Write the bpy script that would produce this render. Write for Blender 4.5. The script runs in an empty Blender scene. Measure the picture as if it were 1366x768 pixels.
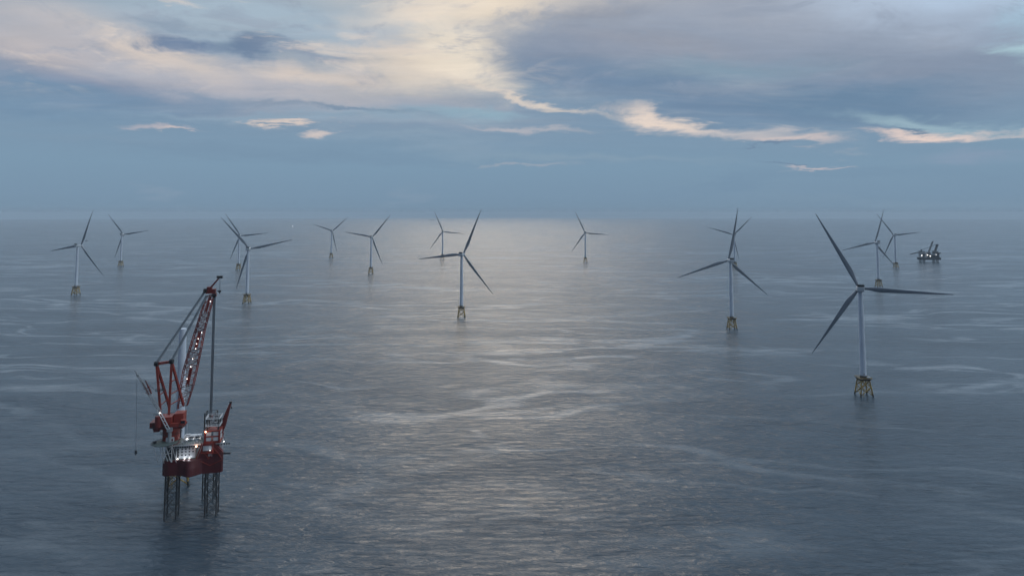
import bpy, math, random
from mathutils import Vector, Matrix

random.seed(7)
scene = bpy.context.scene
R = math.radians

# ------------------------------------------------------------------ camera
F_PX = 1366 * 24 / 36          # focal length in photo pixels
PITCH = R(4.0)                 # camera tilted up a little, frame shifted down (lens shift)
CAM_H = 195.0
HORIZON_PY = 284.0             # level line in the photo
PY0 = HORIZON_PY - F_PX * math.tan(PITCH)
RE = 7.4e6                     # earth radius with refraction

cd = bpy.data.cameras.new('camera')
cam = bpy.data.objects.new('camera', cd)
scene.collection.objects.link(cam)
cd.sensor_width = 36.0
cd.lens = 24.0
cd.shift_y = -(384 - PY0) / 1366
cd.clip_start = 1.0
cd.clip_end = 200000.0
cam.location = (0, 0, CAM_H)
cam.rotation_euler = (R(90) + PITCH, 0, 0)
scene.camera = cam

CAM = Vector((0, 0, CAM_H))
FWD = Vector((0, math.cos(PITCH), math.sin(PITCH)))
UP = Vector((0, -math.sin(PITCH), math.cos(PITCH)))
RT = Vector((1, 0, 0))


def ray(px, py):
    return (FWD + RT * ((px - 683) / F_PX) + UP * ((PY0 - py) / F_PX))


def sea_z(x, y):
    return -(x * x + y * y) / (2 * RE)


def sea_point(px, py):
    d = ray(px, py)
    z = 0.0
    p = CAM.copy()
    for _ in range(12):
        t = (z - CAM_H) / d.z
        p = CAM + d * t
        z = sea_z(p.x, p.y)
    return Vector((p.x, p.y, z))


def depth_point(px, py, y):
    d = ray(px, py)
    return CAM + d * (y / d.y)


# ------------------------------------------------------------------ colour helpers
def lin(c):
    c = c / 255.0
    return c / 12.92 if c <= 0.04045 else ((c + 0.055) / 1.055) ** 2.4


def L3(rgb, k=1.0):
    return (lin(rgb[0]) * k, lin(rgb[1]) * k, lin(rgb[2]) * k, 1.0)


class NT:
    """small node-tree writer"""
    def __init__(self, tree):
        self.t = tree
        self.n = tree.nodes
        self.l = tree.links

    def new(self, kind, **kw):
        nd = self.n.new(kind)
        for k, v in kw.items():
            setattr(nd, k, v)
        return nd

    def put(self, sock, v):
        if isinstance(v, bpy.types.NodeSocket):
            self.l.new(v, sock)
        elif v is not None:
            sock.default_value = v

    def math(self, op, a, b=None, c=None, clamp=False):
        nd = self.new('ShaderNodeMath', operation=op, use_clamp=clamp)
        for i, v in enumerate((a, b, c)):
            if v is not None:
                self.put(nd.inputs[i], v)
        return nd.outputs[0]

    def vmath(self, op, a, b=None, c=None):
        nd = self.new('ShaderNodeVectorMath', operation=op)
        for i, v in enumerate((a, b, c)):
            if v is not None:
                self.put(nd.inputs[i], v)
        return nd.outputs['Value'] if op in ('LENGTH', 'DOT_PRODUCT') else nd.outputs['Vector']

    def rng(self, v, a, b, c=0.0, d=1.0, smooth=True):
        nd = self.new('ShaderNodeMapRange')
        nd.interpolation_type = 'SMOOTHSTEP' if smooth else 'LINEAR'
        self.put(nd.inputs['Value'], v)
        self.put(nd.inputs['From Min'], a)
        self.put(nd.inputs['From Max'], b)
        self.put(nd.inputs['To Min'], c)
        self.put(nd.inputs['To Max'], d)
        return nd.outputs['Result']

    def mix(self, f, a, b, mode='MIX'):
        nd = self.new('ShaderNodeMix', data_type='RGBA', blend_type=mode)
        self.put(nd.inputs[0], f)
        self.put(nd.inputs[6], a)
        self.put(nd.inputs[7], b)
        return nd.outputs[2]

    def noise(self, vec, scale, detail=4, rough=0.55, dist=0.0, col=False):
        nd = self.new('ShaderNodeTexNoise')
        self.put(nd.inputs['Vector'], vec)
        nd.inputs['Scale'].default_value = scale
        nd.inputs['Detail'].default_value = detail
        nd.inputs['Roughness'].default_value = rough
        nd.inputs['Distortion'].default_value = dist
        return nd.outputs['Color'] if col else nd.outputs['Fac']

    def comb(self, x, y, z=0.0):
        nd = self.new('ShaderNodeCombineXYZ')
        for i, v in enumerate((x, y, z)):
            self.put(nd.inputs[i], v)
        return nd.outputs[0]

    def ramp(self, v, stops):
        nd = self.new('ShaderNodeValToRGB')
        self.put(nd.inputs[0], v)
        el = nd.color_ramp.elements
        while len(el) < len(stops):
            el.new(0.5)
        for e, (p, c) in zip(el, stops):
            e.position = p
            e.color = c
        return nd.outputs[0]


# ------------------------------------------------------------------ world: dusk sky with broken cloud
SUN_AZ, SUN_EL = R(-1.0), R(27.0)
world = bpy.data.worlds.new('World')
scene.world = world
world.use_nodes = True
wt = NT(world.node_tree)
for nd in list(wt.n):
    wt.n.remove(nd)
tc = wt.new('ShaderNodeTexCoord')
D = tc.outputs['Generated']
sep = wt.new('ShaderNodeSeparateXYZ')
wt.l.new(D, sep.inputs[0])
X, Y, Z = sep.outputs
AZ = wt.math('MULTIPLY', wt.math('ARCTAN2', X, Y), F_PX)
EL = wt.math('MULTIPLY', wt.math('ARCSINE', Z), F_PX)
# cloud-deck coordinates: streaks thin out towards the horizon by themselves
zz = wt.math('ADD', wt.math('MAXIMUM', Z, 0.0), 0.10)
deck = wt.comb(wt.math('DIVIDE', X, zz), wt.math('DIVIDE', Y, zz), 0.0)
w1 = wt.noise(deck, 0.55, 4, 0.55, 0.3, col=True)
w2 = wt.noise(wt.vmath('MULTIPLY', deck, (1.2, 1.1, 1.0)), 1.9, 8, 0.7, 0.6, col=True)
warp = wt.vmath('ADD',
                wt.vmath('MULTIPLY', wt.vmath('SUBTRACT', w1, (0.5, 0.5, 0.5)), (190, 46, 0)),
                wt.vmath('MULTIPLY', wt.vmath('SUBTRACT', w2, (0.5, 0.5, 0.5)), (120, 30, 0)))
lump = wt.comb(wt.math('DIVIDE', AZ, 150.0), wt.math('DIVIDE', EL, 62.0), 3.7)
w3 = wt.noise(lump, 1.0, 8, 0.57, 0.5, col=True)
warp = wt.vmath('ADD', warp, wt.vmath('MULTIPLY', wt.vmath('SUBTRACT', w3, (0.5, 0.5, 0.5)), (120, 44, 0)))
SKY = wt.vmath('ADD', wt.comb(AZ, EL, 0.0), warp)


def sky_px(px, py):
    d = ray(px, py).normalized()
    return math.atan2(d.x, d.y) * F_PX, math.asin(d.z) * F_PX


def el_pos(py):                      # elevation -> ramp position (0..1 over -2..34 degrees)
    _, e = sky_px(683, py)
    return (e / F_PX - R(-2)) / R(36)


elr = wt.rng(EL, R(-2) * F_PX, R(34) * F_PX, 0, 1, smooth=False)
front = wt.ramp(elr, [
    (0.0, L3((112, 128, 144))),
    (el_pos(286), L3((117, 138, 158))),
    (el_pos(277), L3((119, 144, 166))),
    (el_pos(262), L3((121, 147, 170))),
    (el_pos(225), L3((124, 152, 175))),
    (el_pos(150), L3((124, 149, 173))),
    (el_pos(70), L3((138, 158, 178))),
    (el_pos(0), L3((160, 173, 187))),
    (.72, L3((196, 219, 245), 1.14)),
    (1.0, L3((212, 234, 255), 1.62))])
rear = wt.ramp(elr, [(0.0, L3((64, 77, 98))), (0.3, L3((72, 87, 110))), (1.0, L3((124, 144, 168)))])
col = wt.mix(wt.rng(Y, -0.6, 0.5), rear, front)
# clear-sky light shining through the thin parts
nish = wt.new('ShaderNodeTexSky', sky_type='NISHITA', sun_disc=False)
nish.sun_elevation = SUN_EL
nish.sun_rotation = SUN_AZ
nish.altitude = 200
nish.dust_density = 3.0
thin = wt.math('MULTIPLY', wt.rng(wt.noise(deck, 0.8, 5, 0.6), 0.45, 0.75), wt.rng(Z, .1, .25, 0, .10))
col = wt.mix(thin, col, wt.mix(1.0, nish.outputs[0], (0.08, 0.08, 0.08, 1), 'MULTIPLY'))

# x, y, rx, ry, tilt (deg, + = falling to the right), colour, opacity, softness
CLOUDS = [
    (330, 22, 260, 42, 5, (166, 185, 200), .85, 1.0),
    (60, 40, 150, 40, 10, (200, 192, 191), .75, 1.0),
    (20, 78, 120, 24, 8, (216, 199, 188), .8, 1.0),
    (300, 112, 370, 34, 9, (182, 181, 189), .88, 1.0),
    (200, 70, 100, 18, 18, (222, 207, 195), .72, 1.0),
    (420, 105, 100, 12, 4, (226, 209, 196), .85, 1.0),
    (80, 110, 240, 24, 8, (138, 150, 172), .9, 1.0),
    (120, 132, 280, 18, 3, (112, 142, 170), .85, 1.0),
    (560, 82, 160, 44, -8, (200, 193, 188), .85, 1.1),
    (590, 90, 95, 38, 8, (226, 213, 198), .85, 1.1),
    (680, 8, 140, 30, -8, (236, 222, 203), .95, 1.0),
    (560, 16, 110, 26, -10, (218, 211, 204), .8, 1.1),
    (520, 45, 120, 14, -6, (176, 187, 199), .6, 1.1),
    (625, 72, 62, 40, 30, (244, 231, 211), .85, 1.0),
    (500, 62, 90, 8, 4, (222, 208, 196), .6, 1.0),
    (1020, 62, 375, 80, 4, (134, 148, 169), .97, .5),
    (1040, -2, 350, 62, 3, (148, 155, 168), .88, 1.0),
    (850, 55, 130, 18, 5, (155, 158, 170), .6, 1.1),
    (800, 20, 75, 18, -8, (126, 140, 162), .85, 1.0),
    (780, 82, 120, 40, 8, (136, 148, 168), .88, .7),
    (900, 126, 250, 30, 9, (112, 137, 164), .92, .8),
    (1140, 138, 180, 30, 3, (107, 135, 162), .92, .7),
    (960, 90, 130, 20, 0, (130, 156, 175), .75, 1.1),
    (930, 118, 110, 7, -3, (134, 151, 172), .6, 1.1),
    (1350, 40, 60, 50, 0, (146, 182, 198), .75, 1.0),
    (1335, 76, 60, 16, 0, (170, 200, 208), .9, 1.0),
    (1360, 92, 40, 4, 2, (112, 140, 164), .8, .9),
    (1250, 160, 130, 11, 4, (162, 189, 200), .7, 1.1),
    (1265, 175, 95, 6, -2, (230, 209, 200), .95, 1.0),
    (1245, 168, 30, 2.5, 2, (104, 130, 156), .85, .8),
    (878, 160, 66, 10, 12, (238, 219, 204), .9, 1.0),
    (975, 177, 130, 8, 5, (208, 199, 197), .62, 1.1),
    (1045, 188, 70, 5, 4, (214, 198, 194), .75, 1.0),
    (1010, 194, 26, 2, -2, (108, 130, 156), .8, .8),
    (1060, 207, 40, 2, 3, (106, 130, 156), .8, .8),
    (1115, 214, 45, 3, 4, (206, 192, 192), .75, 1.0),
    (705, 133, 100, 5, 13, (226, 212, 198), .85, 1.0),
    (700, 176, 80, 4, 3, (196, 190, 192), .6, 1.0),
    (620, 152, 60, 8, 0, (152, 188, 202), .6, 1.1),
    (540, 158, 160, 12, 0, (134, 164, 184), .6, 1.1),
    (440, 148, 110, 4, 6, (108, 134, 160), .7, 1.0),
    (232, 56, 54, 11, 8, (110, 131, 160), .95, .6),
    (324, 66, 52, 15, 13, (110, 131, 158), .95, .6),
    (400, 72, 60, 7, 6, (140, 152, 172), .7, 1.0),
    (225, 34, 60, 6, 5, (128, 145, 167), .6, 1.0),
    (220, 168, 70, 4, 4, (192, 184, 189), .75, 1.1),
    (256, 173, 30, 2.5, 2, (214, 198, 193), .7, 1.0),
    (385, 164, 20, 2.8, 5, (226, 208, 196), .85, 1.0),
    (434, 176, 18, 4, 6, (220, 204, 196), .85, 1.0),
    (350, 156, 170, 5, 2, (142, 166, 186), .6, 1.1),
    (1310, 206, 70, 12, 3, (142, 157, 180), .5, 1.1),
    (980, 240, 90, 9, -8, (116, 143, 168), .5, 1.0),
    (400, 205, 280, 9, 2, (118, 144, 168), .45, 1.1),
    (760, 205, 200, 6, 2, (138, 160, 178), .55, 1.1),
    (700, 216, 60, 3, 2, (168, 172, 182), .5, 1.1),
    (560, 188, 140, 6, 3, (144, 164, 182), .5, 1.1),
    (1180, 228, 190, 9, 3, (118, 145, 169), .4, 1.1),
    (240, 258, 26, 10, 20, (136, 155, 175), .45, 1.1),
    (535, 264, 34, 9, -15, (134, 154, 174), .4, 1.1),
    (1230, 262, 240, 8, 0, (126, 150, 171), .5, 1.1),
    (120, 186, 160, 8, 2, (128, 152, 174), .5, 1.1),
    (1290, -150, 330, 170, 0, (194, 222, 250), .85, 1.0),  # unseen blue patch above the frame, added to turn the sea bluer
    (660, -105, 280, 115, 0, (255, 229, 190), .6, 1.0),
]
for (cx, cy, rx, ry, tilt, c, op, soft) in CLOUDS:
    u, v = sky_px(cx, cy)
    ca, sa = math.cos(R(tilt)), math.sin(R(tilt))
    u1, v1 = sky_px(cx + rx * ca * .5, cy + rx * sa * .5)
    u0, v0 = sky_px(cx - rx * ca * .5, cy - rx * sa * .5)
    ru = math.hypot(u1 - u0, v1 - v0)
    _, va = sky_px(cx, cy - ry * .5)
    _, vb = sky_px(cx, cy + ry * .5)
    rv = abs(va - vb)
    mp = wt.new('ShaderNodeMapping', vector_type='TEXTURE')
    wt.l.new(SKY, mp.inputs['Vector'])
    mp.inputs['Location'].default_value = (u, v, 0)
    mp.inputs['Rotation'].default_value = (0, 0, math.atan2(v1 - v0, u1 - u0))
    mp.inputs['Scale'].default_value = (ru, rv, 1)
    soft = min(1.32, soft * 1.3)
    r = wt.vmath('LENGTH', mp.outputs[0])
    m = wt.rng(r, 1.0 + .45 * soft, 1.0 - .75 * soft, 0.0, op)
    col = wt.mix(m, col, L3(c, 1.25 if cy < 0 else 1.0))
# fine cirrus texture
low = wt.rng(Z, .12, .22)
lm1 = wt.rng(wt.noise(lump, 1.6, 8, 0.64, 0.7), .50, .68, 0, .55)
col = wt.mix(wt.math('MULTIPLY', lm1, low), col, L3((146, 158, 177)))
lump2 = wt.vmath('ADD', wt.vmath('MULTIPLY', lump, (.8, 1.25, 1.0)), (7.3, 2.9, 5.1))
lm2 = wt.math('MULTIPLY', wt.rng(wt.noise(lump2, 1.9, 8, 0.62, 0.6), .54, .70, 0, .48), wt.rng(AZ, 130, -120))
col = wt.mix(wt.math('MULTIPLY', lm2, low), col, L3((232, 216, 202)))
veil = wt.rng(wt.noise(wt.vmath('MULTIPLY', deck, (0.5, 1.5, 1.0)), 1.1, 7, 0.64, 1.0), .48, .78, 0, .34)
veil = wt.math('MULTIPLY', veil, wt.rng(Z, .07, .2))
col = wt.mix(veil, col, L3((186, 190, 198)))
fine = wt.noise(wt.vmath('MULTIPLY', deck, (0.6, 2.0, 1.0)), 3.2, 7, 0.62, 0.8)
# unseen bright patch added off to the right to light the towers' right edges
added_glow = wt.rng(wt.vmath('DOT_PRODUCT', D, (math.sin(R(98)) * math.cos(R(24)), math.cos(R(98)) * math.cos(R(24)), math.sin(R(24)))),
             math.cos(R(44)), math.cos(R(10)), 0, .95)
col = wt.mix(added_glow, col, L3((226, 240, 250), 1.3))
# unseen dark patch added off to the left to shade the towers' left sides
dim = wt.rng(wt.vmath('DOT_PRODUCT', D, (math.sin(R(-100)) * math.cos(R(10)), math.cos(R(-100)) * math.cos(R(10)), math.sin(R(10)))),
             math.cos(R(62)), math.cos(R(20)), 0, .9)
col = wt.mix(dim, col, L3((58, 76, 104)))
amp = wt.rng(Z, 0.03, 0.2, 0.02, 0.22)
gain = wt.math('ADD', wt.math('MULTIPLY', wt.math('SUBTRACT', fine, 0.5), amp), 1.0)
gv = wt.comb(gain, gain, gain)
col = wt.mix(1.0, col, gv, 'MULTIPLY')
bg = wt.new('ShaderNodeBackground')
wt.l.new(col, bg.inputs['Color'])
bg.inputs['Strength'].default_value = 1.0
wo = wt.new('ShaderNodeOutputWorld')
wt.l.new(bg.outputs[0], wo.inputs['Surface'])
world.cycles.sampling_method = 'MANUAL'
world.cycles.sample_map_resolution = 512

# ------------------------------------------------------------------ sun, veiled by cloud ahead of the camera
sl = bpy.data.lights.new('sun', 'SUN')
sl.energy = 0.5
sl.angle = R(22)
sl.color = (1.0, 0.81, 0.60)
sun = bpy.data.objects.new('sun', sl)
scene.collection.objects.link(sun)
sd = Vector((math.sin(SUN_AZ) * math.cos(SUN_EL), math.cos(SUN_AZ) * math.cos(SUN_EL), math.sin(SUN_EL)))
sun.rotation_euler = sd.to_track_quat('Z', 'Y').to_euler()
sun.location = (0, 300, 600)

vs = scene.view_settings
scene.display_settings.display_device = 'sRGB'
vs.view_transform = 'Standard'
vs.look = 'None'
vs.exposure = 0.0
vs.gamma = 1.0
vs.use_curve_mapping = False
cy = scene.cycles
cy.max_bounces = 6
cy.diffuse_bounces = 2
cy.glossy_bounces = 3
cy.volume_bounces = 0
cy.caustics_reflective = False
cy.caustics_refractive = False
cy.sample_clamp_indirect = 4.0
cy.use_denoising = True


# ------------------------------------------------------------------ mesh helpers
class MB:
    def __init__(self):
        self.v, self.f, self.s = [], [], []

    def add(self, verts, faces, smooth=False):
        o = len(self.v)
        self.v += [tuple(p) for p in verts]
        self.f += [tuple(i + o for i in f) for f in faces]
        self.s += [smooth] * len(faces)
        return self

    def box(self, c, s, rot=None):
        c = Vector(c)
        hx, hy, hz = s[0] / 2, s[1] / 2, s[2] / 2
        P = [Vector((x, y, z)) for z in (-hz, hz) for y in (-hy, hy) for x in (-hx, hx)]
        if rot is not None:
            P = [rot @ p for p in P]
        P = [p + c for p in P]
        return self.add(P, [(0, 2, 3, 1), (4, 5, 7, 6), (0, 1, 5, 4), (2, 6, 7, 3), (0, 4, 6, 2), (1, 3, 7, 5)])

    def bar(self, a, b, w, h=None):
        """rectangular beam from a to b"""
        a, b = Vector(a), Vector(b)
        h = h or w
        d = b - a
        q = d.to_track_quat('Y', 'Z').to_matrix()
        return self.box((a + b) / 2, (w, d.length, h), q)

    def tube(self, a, b, r0, r1=None, n=8, caps=True):
        a, b = Vector(a), Vector(b)
        r1 = r0 if r1 is None else r1
        q = (b - a).to_track_quat('Z', 'Y').to_matrix()
        P = []
        for p, r in ((a, r0), (b, r1)):
            for i in range(n):
                t = 2 * math.pi * i / n
                P.append(p + q @ Vector((r * math.cos(t), r * math.sin(t), 0)))
        F = [(i, (i + 1) % n, n + (i + 1) % n, n + i) for i in range(n)]
        self.add(P, F, n > 5)
        if caps:
            self.add(P, [tuple(range(n))[::-1], tuple(range(n, 2 * n))])
        return self

    def lathe(self, prof, n=20, c=(0, 0, 0)):
        P = []
        for r, z in prof:
            for i in range(n):
                t = 2 * math.pi * i / n
                P.append((c[0] + r * math.cos(t), c[1] + r * math.sin(t), c[2] + z))
        F = []
        for k in range(len(prof) - 1):
            for i in range(n):
                F.append((k * n + i, k * n + (i + 1) % n, (k + 1) * n + (i + 1) % n, (k + 1) * n + i))
        self.add(P, F, True)
        m = len(prof) - 1
        self.add(P, [tuple(range(n))[::-1], tuple(range(m * n, m * n + n))])
        return self

    def prism(self, outline, z0, z1):
        """outline: list of (x,y) counter-clockwise"""
        n = len(outline)
        P = [(x, y, z0) for x, y in outline] + [(x, y, z1) for x, y in outline]
        F = [(i, (i + 1) % n, n + (i + 1) % n, n + i) for i in range(n)]
        return self.add(P, F + [tuple(range(n))[::-1], tuple(range(n, 2 * n))])

    def loft(self, rings, smooth=True, caps=True):
        n = len(rings[0])
        P = [p for r in rings for p in r]
        F = []
        for k in range(len(rings) - 1):
            for i in range(n):
                F.append((k * n + i, k * n + (i + 1) % n, (k + 1) * n + (i + 1) % n, (k + 1) * n + i))
        self.add(P, F, smooth)
        if caps:
            m = (len(rings) - 1) * n
            self.add(P, [tuple(range(n))[::-1], tuple(range(m, m + n))])
        return self

    def ball(self, c, r, n=8):
        prof = [(max(r * math.sin(math.pi * k / n), 1e-3), -r * math.cos(math.pi * k / n)) for k in range(n + 1)]
        return self.lathe(prof, 10, c)

    def lattice(self, A, B, bays, rc, rb, zig=True, rungs=True, n=6):
        """open box truss: corner lists A (start) and B (end)"""
        A = [Vector(p) for p in A]
        B = [Vector(p) for p in B]
        k = len(A)
        for a, b in zip(A, B):
            self.tube(a, b, rc, rc, n)
        for j in range(k):
            a0, b0, a1, b1 = A[j], B[j], A[(j + 1) % k], B[(j + 1) % k]
            for i in range(bays):
                t0, t1 = i / bays, (i + 1) / bays
                p, q = a0.lerp(b0, t0), a0.lerp(b0, t1)
                p2, q2 = a1.lerp(b1, t0), a1.lerp(b1, t1)
                tm = (t0 + t1) / 2
                if zig == 'x':
                    self.tube(p, q2, rb, rb, 5)
                    self.tube(p2, q, rb, rb, 5)
                elif zig == 'k':
                    m2 = a1.lerp(b1, tm)
                    self.tube(p, m2, rb, rb, 5)
                    self.tube(m2, q, rb, rb, 5)
                else:
                    if (i + j) % 2:
                        self.tube(p, q2, rb, rb, 5)
                    else:
                        self.tube(p2, q, rb, rb, 5)
                if rungs:
                    self.tube(q, q2, rb, rb, 5)
        return self

    def rail(self, pts, h=1.1, r=0.05, step=2.0):
        pts = [Vector(p) for p in pts]
        for a, b in zip(pts, pts[1:]):
            for k in (0.5, 1.0):
                self.tube(a + Vector((0, 0, h * k)), b + Vector((0, 0, h * k)), r, r, 4)
            m = max(1, int((b - a).length / step))
            for i in range(m + 1):
                p = a.lerp(b, i / m)
                self.tube(p, p + Vector((0, 0, h)), r, r, 4)
        return self

    def build(self, name, mat, parent=None, loc=None):
        me = bpy.data.meshes.new(name)
        me.from_pydata(self.v, [], self.f)
        me.polygons.foreach_set('use_smooth', self.s)
        me.materials.append(mat)
        me.update()
        o = bpy.data.objects.new(name, me)
        scene.collection.objects.link(o)
        if parent is not None:
            o.parent = parent
        if loc is not None:
            o.location = loc
        return o


def empty(name, loc, rz=0.0):
    o = bpy.data.objects.new(name, None)
    scene.collection.objects.link(o)
    o.location = loc
    o.rotation_euler = (0, 0, rz)
    return o


def tag(o, label=None, cat=None, group=None, kind=None):
    for k, v in (('label', label), ('category', cat), ('group', group), ('kind', kind)):
        if v:
            o[k] = v
    return o


# ------------------------------------------------------------------ materials
def mat(name, c, rough=0.5, c2=None, scale=0.3, metal=0.0, stretch=(1, 1, 0.35), lo=.45, hi=.7, spec=0.5, bump=0.0):
    m = bpy.data.materials.new(name)
    m.use_nodes = True
    t = NT(m.node_tree)
    b = t.n['Principled BSDF']
    b.inputs['Roughness'].default_value = rough
    b.inputs['Metallic'].default_value = metal
    b.inputs['Specular IOR Level'].default_value = spec
    if c2 is None:
        c2 = tuple(x * 0.78 for x in c)
    co = t.new('ShaderNodeTexCoord').outputs['Object']
    ns = t.noise(t.vmath('MULTIPLY', co, stretch), scale, 6, 0.62)
    f = t.rng(ns, lo, hi)
    t.put(b.inputs['Base Color'], t.mix(f, (*c, 1), (*c2, 1)))
    t.put(b.inputs['Roughness'], t.math('ADD', t.math('MULTIPLY', ns, 0.25), rough - 0.12))
    return m


def emit(name, c, s):
    m = bpy.data.materials.new(name)
    m.use_nodes = True
    b = m.node_tree.nodes['Principled BSDF']
    b.inputs['Base Color'].default_value = (*c, 1)
    b.inputs['Emission Color'].default_value = (*c, 1)
    b.inputs['Emission Strength'].default_value = s
    return m


M = {
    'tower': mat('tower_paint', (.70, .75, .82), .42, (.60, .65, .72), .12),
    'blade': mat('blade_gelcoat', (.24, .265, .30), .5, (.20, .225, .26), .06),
    'nacelle': mat('nacelle_shell', (.52, .55, .58), .45, (.44, .47, .50), .3),
    'cooler': mat('cooler_black', (.016, .018, .022), .6),
    'yellow': mat('jacket_yellow', (.56, .37, .09), .6, (.27, .17, .05), .5, lo=.42, hi=.62),
    'growth': mat('splash_zone_steel', (.035, .032, .026), .7, (.02, .025, .018), .8),
    'deck_dark': mat('platform_steel', (.06, .05, .04), .65, (.12, .075, .03), .7),
    'hull': mat('hull_red', (.11, .014, .016), .5, (.05, .012, .012), .22, stretch=(1, 1, .16)),
    'crane': mat('crane_red', (.29, .036, .022), .5, (.17, .025, .018), .35),
    'crane_dark': mat('crane_dark_red', (.17, .022, .018), .55, (.09, .015, .013), .35),
    'white': mat('ship_white', (.68, .69, .70), .5, (.50, .50, .50), .3),
    'grey': mat('ship_grey', (.36, .38, .40), .55, (.26, .27, .28), .4),
    'dark': mat('dark_steel', (.028, .032, .04), .5, (.05, .045, .04), .6),
    'cable': mat('wire_rope', (.20, .225, .25), .5, (.15, .17, .19), .3),
    'glass': mat('cabin_glass', (.012, .016, .022), .12, spec=.6),
    'deck': mat('deck_green', (.10, .13, .12), .7, (.07, .085, .08), .3),
    'far': mat('far_ship_steel', (.10, .105, .115), .6, (.04, .042, .05), .1),
    'leg': mat('leg_steel', (.032, .034, .037), .55, (.045, .032, .026), .35),
    'lamp': emit('lamp_white', (1.0, .95, .88), 5.0),
    'lamp_warm': emit('lamp_warm', (1.0, .55, .36), 7.0),
}

# ------------------------------------------------------------------ sea
def make_sea():
    mb = MB()
    rings = [0.0]
    r = 60.0
    while r < 58000:
        rings.append(r)
        r *= 1.22
    rings.append(58000.0)
    n = 144
    V = [(0, 0, 0)]
    for r in rings[1:]:
        for i in range(n):
            t = 2 * math.pi * i / n
            V.append((r * math.cos(t), r * math.sin(t), -r * r / (2 * RE)))
    Fc = [(0, 1 + i, 1 + (i + 1) % n) for i in range(n)]
    for k in range(len(rings) - 2):
        a, b = 1 + k * n, 1 + (k + 1) * n
        for i in range(n):
            Fc.append((a + i, b + i, b + (i + 1) % n, a + (i + 1) % n))
    mb.add(V, Fc, True)
    m = bpy.data.materials.new('sea_water')
    m.use_nodes = True
    t = NT(m.node_tree)
    b = t.n['Principled BSDF']
    co = t.new('ShaderNodeTexCoord').outputs['Object']
    # --- current slicks: long thin ribbons of smoother, faintly foamy water
    wv = t.noise(t.vmath('MULTIPLY', co, (.0011, .0011, 0)), 1.0, 4, .55, col=True)
    cw = t.vmath('ADD', co, t.vmath('MULTIPLY', t.vmath('SUBTRACT', wv, (.5, .5, .5)), (420, 420, 0)))
    s1 = t.noise(t.vmath('MULTIPLY', cw, (.0010, .0034, 0)), 1.0, 3, .5)
    s2 = t.noise(t.vmath('MULTIPLY', t.vmath('ADD', cw, (5311, 1733, 0)), (.0006, .0017, 0)), 1.0, 3, .5)
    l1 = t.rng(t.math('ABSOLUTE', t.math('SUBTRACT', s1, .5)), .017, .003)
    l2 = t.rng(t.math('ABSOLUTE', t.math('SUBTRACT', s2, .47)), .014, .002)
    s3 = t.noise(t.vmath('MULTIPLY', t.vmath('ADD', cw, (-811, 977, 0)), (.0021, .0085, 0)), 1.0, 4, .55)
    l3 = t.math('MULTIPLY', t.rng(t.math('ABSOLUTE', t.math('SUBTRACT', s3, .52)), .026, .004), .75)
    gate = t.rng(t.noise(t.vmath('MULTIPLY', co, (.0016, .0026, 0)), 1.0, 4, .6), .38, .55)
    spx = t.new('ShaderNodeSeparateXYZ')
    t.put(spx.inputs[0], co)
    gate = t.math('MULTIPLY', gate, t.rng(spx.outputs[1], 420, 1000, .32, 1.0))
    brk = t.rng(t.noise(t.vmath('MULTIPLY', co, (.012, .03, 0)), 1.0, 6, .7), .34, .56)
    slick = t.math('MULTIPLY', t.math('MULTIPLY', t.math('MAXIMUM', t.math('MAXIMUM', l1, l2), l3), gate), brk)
    # big soft patches of calmer and rougher water
    pat = t.rng(t.noise(t.vmath('MULTIPLY', cw, (.0026, .0085, 0)), 1.0, 9, .72), .34, .68)
    # --- waves
    h00 = t.noise(t.vmath('MULTIPLY', co, (.0065, .017, .03)), 1.0, 4, .6, .3)
    h0 = t.noise(t.vmath('MULTIPLY', co, (.018, .040, .03)), 1.0, 3, .5)
    h1 = t.noise(t.vmath('MULTIPLY', co, (.062, .19, .1)), 1.0, 5, .6, .5)
    h1b = t.noise(t.vmath('MULTIPLY', co, (.030, .085, .1)), 1.0, 3, .5, .3)
    h2 = t.noise(t.vmath('MULTIPLY', co, (.36, .62, .5)), 1.0, 4, .6, .3)
    hh = t.math('ADD', t.math('ADD', t.math('ADD', t.math('ADD', t.math('MULTIPLY', h00, 7.0), t.math('MULTIPLY', h0, 3.6)), t.math('MULTIPLY', h1b, 3.0)), t.math('MULTIPLY', h1, 2.7)),
                t.math('MULTIPLY', h2, .36))
    bp = t.new('ShaderNodeBump')
    t.put(bp.inputs['Height'], hh)
    bp.inputs['Distance'].default_value = 1.0
    st = t.math('MULTIPLY', t.math('SUBTRACT', 1.0, t.math('MULTIPLY', slick, .55)),
                t.math('ADD', .62, t.math('MULTIPLY', pat, .50)))
    t.put(bp.inputs['Strength'], st)
    t.l.new(bp.outputs[0], b.inputs['Normal'])
    # turbid coastal water; the slick ribbons carry a little foam
    base = t.mix(pat, (.028, .046, .064, 1), (.021, .038, .056, 1))
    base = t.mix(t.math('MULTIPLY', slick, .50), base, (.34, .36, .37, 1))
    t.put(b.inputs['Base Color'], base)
    t.put(b.inputs['Roughness'], t.math('SUBTRACT', t.math('ADD', .15, t.math('MULTIPLY', pat, .09)), t.math('MULTIPLY', slick, .05)))
    b.inputs['IOR'].default_value = 1.34
    o = mb.build('sea', m)
    tag(o, 'grey blue open sea with pale current streaks', None, None, 'structure')
    return o


make_sea()


# ------------------------------------------------------------------ turbine
HUB = 116.5
DECK = 18.8


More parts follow.
